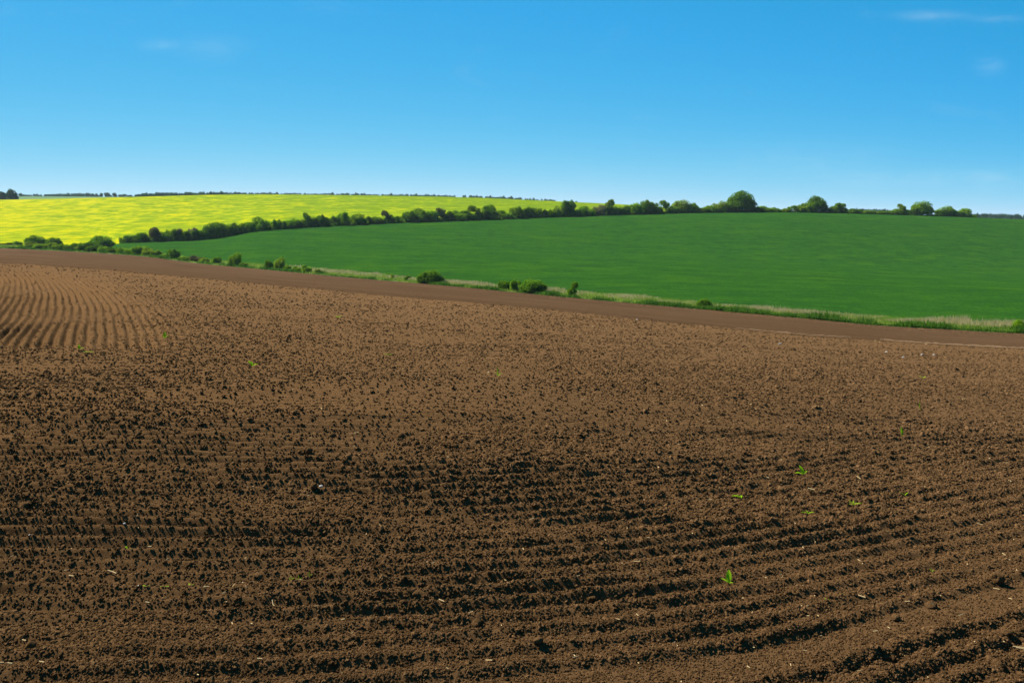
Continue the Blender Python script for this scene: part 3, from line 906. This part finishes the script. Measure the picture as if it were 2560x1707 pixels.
blades('dry_grass', 46000, lambda a, b, t: a + (b - a) * (0.45 + 0.62 * t), lambda X, Y, q: (0.26 + 0.44 * q) * np.clip(1 + 1.0 * fbm(X * 0.15, Y * 0.15, 401, 2), 0.35, 1.6),
       0.045, M['drygrass'], 'tall pale dry grass along the far side of the verge', 11,
       keepf=lambda X, Y, r: (fbm(X * 0.09, Y * 0.22, 403, 3) > -0.22) & (X / Y * F + 1280 > 730 + 150 * (r.random(len(X)) - 0.5)))
blades('green_grass', 42000, lambda a, b, t: a + (b - a) * (0.02 + 0.95 * t), lambda X, Y, q: 0.18 + 0.4 * q, 0.05, M['grass'], 'fresh green grass growing all along the verge', 12)
blades('verge_weeds', 22000, lambda a, b, t: a + (b - a) * (0.02 + 0.25 * t * t), lambda X, Y, q: (0.2 + 0.45 * q) * np.clip(0.8 + 2.4 * fbm(X * 0.35, Y * 0.2, 405, 2), 0.1, 2.0), 0.07, M['weed'],
       'dark green weeds along the near side of the verge', 13, lean=0.5)
blades('straw_line', 16000, lambda a, b, t: a - 0.4 - 3.2 * t * t, lambda X, Y, q: 0.03 + 0.07 * q, 0.09, M['strawred'],
       'thin line of rusty straw where soil meets the verge', 14, lean=1.5, keepf=lambda X, Y, r: (X / Y * F + 1280 > 640 + 200 * r.random(len(X))) & (fbm(X * 0.3, Y * 0.3, 407, 2) > -0.25))


blades('hedge_undergrowth', 26000, lambda a, b, t: a + 0.2 + 5.0 * t, lambda X, Y, q: (0.5 + 1.1 * q) * np.clip(0.9 + 1.8 * fbm(X * 0.12, Y * 0.12, 411, 2), 0.3, 1.6), 0.11, M['dark'],
       'dark undergrowth at the foot of the hedge', 15, px0=300, px1=2440, lean=0.5, c0=Y_gf, c1=Y_gf)
bpy.data.objects['hedge_undergrowth']['category'] = 'undergrowth'


# ------------------------------------------------------------------ things lying on the near soil
def ground_at(px, py):
    """point of the near soil seen at photograph pixel (px, py)"""
    Y = np.linspace(2.5, 45, 6000)
    P = np.full_like(Y, float(px)); X = (px - 1280) / F * Y
    z = terrain(P, Y)
    rows = HOR + (EYE - z) / Y * F
    k = int(np.argmax(rows <= py))
    x, y = float(X[k]), float(Y[k])
    zz = z[k] + soil_h(np.array([x]), np.array([y]))[0]
    return x, y, float(zz)


def ico(sub=1):
    t = (1 + 5 ** 0.5) / 2
    V = [(-1, t, 0), (1, t, 0), (-1, -t, 0), (1, -t, 0), (0, -1, t), (0, 1, t), (0, -1, -t), (0, 1, -t), (t, 0, -1), (t, 0, 1), (-t, 0, -1), (-t, 0, 1)]
    Fc = [(0, 11, 5), (0, 5, 1), (0, 1, 7), (0, 7, 10), (0, 10, 11), (1, 5, 9), (5, 11, 4), (11, 10, 2), (10, 7, 6), (7, 1, 8), (3, 9, 4), (3, 4, 2), (3, 2, 6), (3, 6, 8), (3, 8, 9), (4, 9, 5), (2, 4, 11), (6, 2, 10), (8, 6, 7), (9, 8, 1)]
    V = [np.array(v) / np.linalg.norm(v) for v in V]
    for _ in range(sub):
        mid = {}; nf = []
        def m(a, b):
            k = (min(a, b), max(a, b))
            if k not in mid:
                p = V[a] + V[b]; V.append(p / np.linalg.norm(p)); mid[k] = len(V) - 1
            return mid[k]
        for a, b, c in Fc:
            x, y, z = m(a, b), m(b, c), m(c, a)
            nf += [(a, x, z), (b, y, x), (c, z, y), (x, y, z)]
        Fc = nf
    return np.array(V), np.array(Fc)


def lump(V, seed, amp=0.28):
    r = np.random.default_rng(seed)
    out = V.copy()
    k = r.normal(size=(7, 3)) * 1.9; ph = r.random(7) * 6.28
    s = sum(np.sin(V @ k[i] + ph[i]) for i in range(7)) / 7
    k2 = r.normal(size=(7, 3)) * 5.0
    s2 = sum(np.sin(V @ k2[i] + ph[i]) for i in range(7)) / 7
    out = out * (1 + amp * 1.5 * s + amp * 0.7 * s2)[:, None]
    # a few broken flat faces
    for _ in range(4):
        d = unit(r.normal(size=(1, 3)))[0]; c = r.uniform(0.55, 0.85)
        dd = out @ d
        out = out - np.maximum(dd - c, 0)[:, None] * d[None] * 0.8
    return out


# crumbs of soil covering the field: one uncountable mass, instanced lumps on a cloud of points
r = np.random.default_rng(77)
nl = 480000
pxl = np.concatenate([r.uniform(-110, 2670, 360000), r.uniform(-900, -110, 60000), r.uniform(2670, 3460, 60000)])
iy = r.random(nl)
Yl = 1 / (1 / 3.0 * (1 - iy) + 1 / (at_curve(Y_crest, pxl) * 1.12) * iy)
Xl = (pxl - 1280) / F * Yl
rg, mf, tk = soil_h(Xl, Yl, only_rough=True)
k = r.random(nl) < np.clip(0.25 + 0.75 * rg, 0.12, 1) * (1 - 0.55 * sstep(0.5, 1.0, Yl / at_curve(Y_crest, pxl))) * (1 - 0.35 * mf)
Xl, Yl, rg, tk, mf = Xl[k], Yl[k], rg[k], tk[k], mf[k]; nl = len(Xl)
Rl = np.maximum(0.0030, Yl / 996 * (0.78 - 0.26 * sstep(7, 20, Yl))) * (1 - 0.995 * r.random(nl)) ** -0.28
Rl = np.minimum(Rl, (0.008 + 0.018 * r.random(nl) ** 3) * (0.6 + 0.55 * np.clip(rg, 0, 1.3)) + 0.0002 * Yl)
Rl = Rl * (1 - 0.35 * mf)
Rl = np.where(tk > 0.5, np.minimum(Rl, 0.005), Rl)
Zl = tz(Xl, Yl) + soil_h(Xl, Yl) + 0.15 * Rl
pm = bpy.data.meshes.new('soil_crumbs')
pm.vertices.add(nl); pm.vertices.foreach_set('co', np.stack([Xl, Yl, Zl], 1).astype(np.float32).ravel())
at = pm.attributes.new('crumb_size', 'FLOAT_VECTOR', 'POINT')
at.data.foreach_set('vector', (Rl[:, None] * np.stack([1 + 0.3 * r.random(nl), 0.7 + 0.3 * r.random(nl), 0.6 + 0.35 * r.random(nl)], 1)).astype(np.float32).ravel())
at = pm.attributes.new('crumb_turn', 'FLOAT_VECTOR', 'POINT')
at.data.foreach_set('vector', (np.stack([0.9 * r.random(nl), 0.9 * r.random(nl), 6.283 * r.random(nl)], 1)).astype(np.float32).ravel())
at = pm.attributes.new('crumb_form', 'INT', 'POINT')
at.data.foreach_set('value', r.integers(0, 8, nl).astype(np.int32))
crumbs = link('soil_crumbs', pm)
tag(crumbs, 'loose crumbs and small clods of soil strewn all over the field', 'soil', None, 'stuff')
ng = bpy.data.node_groups.new('crumbs', 'GeometryNodeTree')
ng.interface.new_socket('Geometry', in_out='INPUT', socket_type='NodeSocketGeometry')
ng.interface.new_socket('Geometry', in_out='OUTPUT', socket_type='NodeSocketGeometry')
gi = ng.nodes.new('NodeGroupInput'); go = ng.nodes.new('NodeGroupOutput')
jn = ng.nodes.new('GeometryNodeJoinGeometry')
for q in range(8):
    icn = ng.nodes.new('GeometryNodeMeshIcoSphere'); icn.inputs['Subdivisions'].default_value = 2; icn.inputs['Radius'].default_value = 1.0
    spn = ng.nodes.new('GeometryNodeSetPosition')
    nz = ng.nodes.new('ShaderNodeTexNoise'); nz.noise_dimensions = '4D'
    nz.inputs['W'].default_value = 3.7 * q; nz.inputs['Scale'].default_value = 0.85; nz.inputs['Detail'].default_value = 3.0; nz.inputs['Roughness'].default_value = 0.62
    pos = ng.nodes.new('GeometryNodeInputPosition')
    sb = ng.nodes.new('ShaderNodeMath'); sb.operation = 'MULTIPLY_ADD'; sb.inputs[1].default_value = 2.6; sb.inputs[2].default_value = -1.3
    sc = ng.nodes.new('ShaderNodeVectorMath'); sc.operation = 'SCALE'
    ng.links.new(nz.outputs['Fac'], sb.inputs[0]); ng.links.new(pos.outputs[0], sc.inputs[0]); ng.links.new(sb.outputs[0], sc.inputs['Scale'])
    ng.links.new(icn.outputs['Mesh'], spn.inputs['Geometry']); ng.links.new(sc.outputs[0], spn.inputs['Offset'])
    gti = ng.nodes.new('GeometryNodeGeometryToInstance')
    smn = ng.nodes.new('GeometryNodeSetMaterial'); smn.inputs['Material'].default_value = M['crumb']
    ng.links.new(spn.outputs[0], smn.inputs['Geometry']); ng.links.new(smn.outputs[0], gti.inputs[0]); ng.links.new(gti.outputs[0], jn.inputs[0])
iop = ng.nodes.new('GeometryNodeInstanceOnPoints'); iop.inputs['Pick Instance'].default_value = True


def nattr(nm, t):
    a = ng.nodes.new('GeometryNodeInputNamedAttribute'); a.data_type = t; a.inputs['Name'].default_value = nm
    return a.outputs['Attribute']


ng.links.new(gi.outputs[0], iop.inputs['Points']); ng.links.new(jn.outputs[0], iop.inputs['Instance'])
ng.links.new(nattr('crumb_form', 'INT'), iop.inputs['Instance Index'])
e2r = ng.nodes.new('FunctionNodeEulerToRotation')
ng.links.new(nattr('crumb_turn', 'FLOAT_VECTOR'), e2r.inputs[0]); ng.links.new(e2r.outputs[0], iop.inputs['Rotation'])
ng.links.new(nattr('crumb_size', 'FLOAT_VECTOR'), iop.inputs['Scale'])
ng.links.new(iop.outputs[0], go.inputs[0])
crumbs.modifiers.new('crumbs', 'NODES').node_group = ng

# big single clods
V3, F3 = ico(3)
CLODS = [
    (112, 1462, 34, 'upright pale-faced soil clod near the bottom left corner'),
    (2492, 1460, 36, 'upright soil clod casting a black shadow by the right edge'),
    (770, 1134, 26, 'largest rounded clod left of the middle of the soil'),
    (828, 1092, 24, 'angular clod above the largest rounded clod'),
    (1002, 1094, 24, 'angular clod in the centre of the soil field'),
    (1470, 1408, 20, 'flat-faced pale clod right of the bottom centre'),
    (355, 1064, 18, 'pale rounded clod in the left middle of the soil'),
    (118, 930, 16, 'small clod alone left below the curved furrows'),
    (940, 1218, 22, 'clod in the cloddy band below the field centre'),
    (1010, 1258, 20, 'twin-topped clod below the cloddy band'),
    (784, 1226, 24, 'clod beside the white pebble in the middle left'),
    (1640, 1470, 24, 'clod in the drill rows left of the large ribbed seedling'),
    (1190, 1572, 34, 'clod overhanging a black hollow at the bottom centre'),
    (1085, 1582, 28, 'clod left of the black hollow at the bottom centre'),
    (330, 1625, 30, 'clod above the lower left corner rows'),
    (75, 1615, 34, 'broad clod close to the two white straws at lower left'),
    (2240, 1545, 26, 'clod on the lower side of the smooth wheel track'),
    (2330, 1515, 28, 'clod with a straw stuck behind it by the wheel track'),
    (375, 1270, 26, 'rounded clod among the middle left rows'),
    (60, 1268, 30, 'clod over a dark hollow at the left edge'),
    (1755, 1400, 26, 'clod above the large ribbed seedling, with a dark hollow'),
    (2520, 1600, 26, 'clod at the right edge near the bottom'),
    (1345, 1630, 24, 'clod over a long black hollow right of bottom centre'),
    (1480, 1505, 26, 'pair-like clod in the middle of the lower rows'),
]
for i, (px, py, w, lab) in enumerate(CLODS):
    x, y, z = ground_at(px, py)
    R = 0.5 * w / F * y
    me = mesh_np('soil_clod', lump(V3, 900 + i, 0.22) * R * np.array([1.0, 0.85, 1.0 if 'upright' in lab else 0.78]), None, F3, smooth=True)
    o = link('soil_clod', me, M['soil'])
    o.location = (x, y, z + R * 0.35); o.rotation_euler = (0, 0, random.uniform(0, 6.28))
    tag(o, lab, 'clod', 'big clods on the tilled soil')

# pale pebbles
PEB = [(802, 1223, 10, 'white pebble on the middle left of the soil'), (348, 1476, 7, 'white round pebble low on the left of the soil'),
       (1950, 862, 7, 'white pebble just below the pale track at right'), (2216, 880, 6, 'white pebble left of a group below the right track'),
       (2258, 893, 6, 'white pebble lowest of a group below the right track'), (2305, 889, 6, 'white pebble in the middle of a group below the right track'),
       (2335, 888, 6, 'white pebble right of a group below the right track'), (75, 1352, 7, 'pale flat pebble near the left edge of the soil'),
       (311, 1327, 7, 'pale pebble in the rows at left'), (1593, 801, 5, 'white pebble at the start of the pale track')]
for i, (px, py, w, lab) in enumerate(PEB):
    x, y, z = ground_at(px, py)
    R = 0.55 * w / F * y
    o = link('pebble', mesh_np('pebble', lump(V3, 1200 + i, 0.12) * R * np.array([1, 0.8, 0.7]), None, F3, smooth=True), M['stone'])
    o.location = (x, y, z + R * 0.6)
    tag(o, lab, 'pebble', 'pale pebbles on the soil')


# seedlings: each an Empty with a stem and its leaves
def leaf_mesh(L, W, fold=0.25, bend=0.5, n=7):
    V = []; Q = []
    for i in range(n):
        t = i / (n - 1); w = W * math.sin(math.pi * min(max(t, 0.03), 0.97)) ** 0.75 * (1.1 - 0.35 * t)
        y = L * math.sin(bend * t) / max(bend, 1e-3); z = L * (1 - math.cos(bend * t)) / max(bend, 1e-3)
        for s in (-1, -0.5, 0, 0.5, 1):
            V.append((s * w * 0.5, y, -z + fold * abs(s) * w * 0.5 + (0.05 * w if abs(s) == 0.5 else 0)))
    for i in range(n - 1):
        for j in range(4):
            a = i * 5 + j; Q.append([a, a + 1, a + 6, a + 5])
    return mesh_np('leaf', np.array(V), np.array(Q), smooth=True)


def seedling(px, py, size, leaves, lab, wide=0.45, bend=0.6):
    """leaves: list of (heading deg, pitch deg, relative length)"""
    x, y, z = ground_at(px, py)
    L = size / F * y
    e = bpy.data.objects.new('seedling', None); col.objects.link(e); e.location = (x, y, z - 0.005); e.empty_display_size = 0.03
    tag(e, lab, 'seedling', 'green seedlings scattered over the soil')
    v, q = tube([(0, 0, -0.02), (0.002, 0, L * 0.12), (0, 0, L * 0.28)], [L * 0.035, L * 0.03, L * 0.025])
    link('stem', mesh_np('stem', np.array(v), np.array(q), smooth=True), M['seed'], e)
    for (hd, pt, k) in leaves:
        o = link('leaf', leaf_mesh(L * k, L * k * wide, 0.3, bend), M['seed'], e)
        o.location = (0, 0, L * 0.24)
        o.rotation_euler = (math.radians(pt), 0, math.radians(hd))


seedling(1822, 1458, 34, [(-12, 74, 0.95), (75, 35, 0.65), (-100, 12, 0.4)], 'large seedling with an upright ribbed oval leaf at lower right', 0.5, 0.3)
seedling(1852, 1242, 26, [(70, 38, 1.0), (-20, 50, 0.55)], 'seedling with one drooping broad leaf at right', 0.5, 1.1)
seedling(2008, 1188, 28, [(20, 65, 0.9), (90, 25, 0.8), (-60, 40, 0.6)], 'bright leafy seedling at right, above the spreading sprout')
seedling(2132, 1260, 26, [(85, 15, 0.9), (-85, 18, 1.0), (-30, 45, 0.6), (40, 50, 0.6)], 'low spreading sprout at right', 0.22, 0.5)
seedling(2020, 1284, 24, [(80, 25, 0.8), (-80, 25, 0.8), (10, 45, 0.5)], 'flat sprout below the bright leafy seedling at right', 0.28)
seedling(2255, 1096, 22, [(0, 85, 1.0), (15, 78, 0.8)], 'single upright sprout in the right middle of the soil', 0.3, 0.2)
seedling(2300, 1022, 18, [(0, 82, 1.0), (40, 70, 0.6)], 'faint thin sprout highest at right', 0.16, 0.2)
seedling(2262, 1240, 16, [(60, 40, 0.9), (-60, 40, 0.9)], 'tiny dark sprout right of the spreading sprout', 0.2)
seedling(630, 916, 20, [(50, 55, 1.0), (-70, 35, 0.8), (10, 70, 0.6)], 'bright sprout right of the end of the curved furrows')
seedling(198, 879, 16, [(30, 60, 1.0), (-70, 30, 0.8)], 'upper left sprout below the curved furrows')
seedling(220, 888, 16, [(80, 15, 0.9), (-80, 15, 0.9)], 'lying sprout below the curved furrows', 0.35)
seedling(411, 849, 18, [(10, 75, 1.0), (-60, 45, 0.7)], 'sprout between the ends of the curved furrows')
seedling(1245, 944, 20, [(10, 80, 1.2), (60, 50, 0.8), (-50, 40, 0.7)], 'grassy sprout near the upper centre of the soil', 0.16, 0.4)
seedling(318, 1368, 14, [(40, 50, 1.0), (-50, 30, 0.8)], 'tiny sprout in the left rows')
seedling(365, 1478, 12, [(60, 30, 1.0), (-70, 30, 0.9)], 'tiny dark sprout right of the round white pebble')
seedling(412, 1474, 14, [(85, 15, 1.0), (-85, 15, 1.0)], 'dark low sprout second right of the round white pebble', 0.3)
seedling(476, 1471, 12, [(40, 40, 1.0), (-60, 40, 0.8)], 'tiny light sprout third right of the round white pebble')
seedling(1222, 1494, 22, [(95, 8, 0.8), (-85, 12, 0.9)], 'flat two-leaved sprout right of the bottom centre', 0.3)
for j, (px, py) in enumerate([(728, 1443), (747, 1443), (774, 1440)]):
    seedling(px, py, 14, [(20, 70, 1.0), (-50, 50, 0.8), (70, 45, 0.7)], ['left', 'middle', 'right'][j] + ' of three grassy sprouts low left of centre', 0.16)
seedling(2053, 1511, 9, [(80, 20, 1.0), (-60, 20, 1.0)], 'left of three tiny light sprouts above the wheel track', 0.4)
seedling(2067, 1508, 9, [(30, 50, 1.0), (-60, 30, 1.0)], 'middle of three tiny light sprouts above the wheel track', 0.4)
seedling(2105, 1499, 11, [(85, 15, 1.0), (-85, 15, 1.0)], 'right of three tiny light sprouts above the wheel track', 0.4)
seedling(2330, 1429, 10, [(30, 60, 1.0), (-60, 40, 0.9)], 'tiny sprout above the wheel track at far right', 0.4)
seedling(846, 797, 12, [(60, 30, 1.0), (-60, 35, 0.9)], 'yellowish speck of a sprout near the left part of the crest')
seedling(970, 888, 14, [(70, 25, 1.0), (-70, 25, 0.9)], 'yellow-green lying sprout left of the grassy sprout', 0.3)
seedling(2308, 945, 14, [(50, 40, 1.0), (-60, 35, 0.9)], 'dim sprout far up on the right of the soil', 0.25)


# straws
def straw(px, py, pts, rad, lab):
    """pts: offsets (across, ahead, up) in photograph pixels at the place where it lies"""
    x, y, z = ground_at(px, py)
    k = y / F
    P = [(a * k, b * k, max(c, 0.5) * k + rad * k) for a, b, c in pts]
    v, q = tube(P, [rad * k] * len(P), 6)
    o = link('straw', mesh_np('straw', np.array(v), np.array(q), smooth=True), M['straw'])
    o.location = (x, y, z + 0.004)
    tag(o, lab, 'straw', 'bits of straw on the soil')


straw(280, 1442, [(-14, 8, 5), (0, 2, 4), (14, -8, 3)], 1.6, 'long pale straw lying on the left rows')
straw(369, 1514, [(-6, 2, 2), (6, -2, 2)], 2.0, 'short bright straw low on the left')
straw(4, 1654, [(-6, 0, 3), (6, 0, 3)], 2.4, 'left of two white straws at the lower left edge')
straw(25, 1656, [(-7, 2, 3), (7, -1, 3)], 2.4, 'right of two white straws at the lower left edge')
straw(686, 1530, [(-10, 20, 14), (-6, 10, 6), (2, 0, 4), (10, -10, 3), (15, -22, 2)], 1.2, 'bent dry stalk low left of centre')
straw(2156, 1502, [(-8, 8, 4), (6, -6, 3)], 2.0, 'pale straw on the upper side of the wheel track')
straw(2334, 1518, [(-4, 4, 12), (4, -2, 2)], 1.3, 'upright straw by the clod at the wheel track')
straw(2548, 1616, [(-14, 4, 4), (12, -4, 4)], 1.6, 'upper straw at the right edge near the bottom')
straw(2552, 1622, [(-12, 0, 5), (14, -10, 4)], 1.6, 'lower straw at the right edge near the bottom')
straw(1991, 1326, [(-4, 4, 4), (4, -5, 2)], 1.6, 'short white straw left of the ribbed seedling rows at right')
straw(2028, 1234, [(-6, 6, 4), (7, -6, 3)], 1.3, 'thin straw between the bright seedling and flat sprout')
straw(2147, 1198, [(-3, 6, 6), (3, -5, 2)], 1.2, 'thin straw right of the bright leafy seedling')
straw(374, 1381, [(-4, 0, 2), (5, 0, 2)], 1.8, 'short yellow straw in the left rows')
straw(1593, 1556, [(-2, 4, 4), (3, -4, 2)], 1.4, 'small orange straw right of the bottom centre')
straw(650, 1668, [(-8, 2, 2), (9, -2, 2)], 1.6, 'reddish straw at the bottom left of centre')
straw(942, 1518, [(0, 3, 6), (0, -2, 1)], 1.3, 'upright pale straw tip at the lower centre left')

# finer litter nobody could count
nb = 1100
py_ = 690 + 1000 * r.random(nb) ** 1.3
px_ = r.uniform(-60, 2620, nb)
Yb = EYE * F / (py_ - HOR); kk = Yb < at_curve(Y_crest, px_) * 1.05
px_, Yb = px_[kk], Yb[kk]; nb = len(Yb); Xb = (px_ - 1280) / F * Yb
Zb = tz(Xb, Yb) + soil_h(Xb, Yb) + 0.004
a = r.random(nb) * 6.283; ln = 0.004 + 0.014 * r.random(nb) ** 3 + 0.0003 * Yb; wd = 0.0006 + 0.00016 * Yb
u = np.stack([np.cos(a), np.sin(a), 0.4 * (r.random(nb) - 0.3)], 1) * ln[:, None]; v = np.stack([-np.sin(a), np.cos(a), 0.8 + 0 * a], 1) * wd[:, None]
V, Q = quads_from(np.stack([Xb, Yb, Zb + wd], 1), u, v)
tag(link('straw_litter', mesh_np('straw_litter', V, Q), M['straw']), 'fine straw litter and husks strewn over the soil', 'straw', None, 'stuff')

# pale crumbly edge along the crest on the right
def ridge(px0, px1, half, lab):
    px = np.arange(px0, px1 + 1, 6.0); n = len(px)
    Yc = at_curve(Y_crest, px) * 1.0
    t = (px - px0) / (px1 - px0)
    hw = half * np.sin(np.clip(t, 0.02, 0.98) * math.pi) ** 0.4 * (1 + 0.5 * fbm(px * 0.05, px * 0, 501, 2))
    V = []
    for s, up in ((-1, 0.0), (-0.5, 0.7), (0, 1.0), (0.5, 0.7), (1, 0.0)):
        Y = Yc + s * hw * 2.2
        X = (px - 1280) / F * Y
        z = terrain(px, Y) + up * (0.02 + 0.03 * vnoise(px * 0.21, px * 0 + s, 503)) + 0.03
        V.append(np.stack([X, Y, z], 1))
    me = mesh_np('dry_ridge', np.concatenate(V), grid_quads(5, n), smooth=True)
    tag(link('dry_ridge', me, M['ridge']), lab, None, None, 'structure')


ridge(1840, 2130, 0.012, 'thin pale crumbly ridge along the crest, left stretch')
ridge(2200, 2720, 0.028, 'thin pale crumbly ridge along the crest, right stretch')

# ------------------------------------------------------------------ thin summer haze over the whole country
m, nt, out = newmat('haze_air')
pv = nt.nodes.new('ShaderNodeVolumePrincipled')
pv.inputs['Color'].default_value = (0.62, 0.80, 1.0, 1)
pv.inputs['Density'].default_value = 0.00005
pv.inputs['Anisotropy'].default_value = 0.2
nt.links.new(pv.outputs[0], out.inputs['Volume'])
hb = np.array([(x, y, z) for z in (-45, 60) for y in (-12500, 12500) for x in (-12500, 12500)], float)
hq = [(0, 2, 3, 1), (4, 5, 7, 6), (0, 1, 5, 4), (2, 6, 7, 3), (0, 4, 6, 2), (1, 3, 7, 5)]
tag(link('haze', mesh_np('haze', hb, hq), m), 'thin bluish haze over the far fields', 'haze', None, 'stuff')
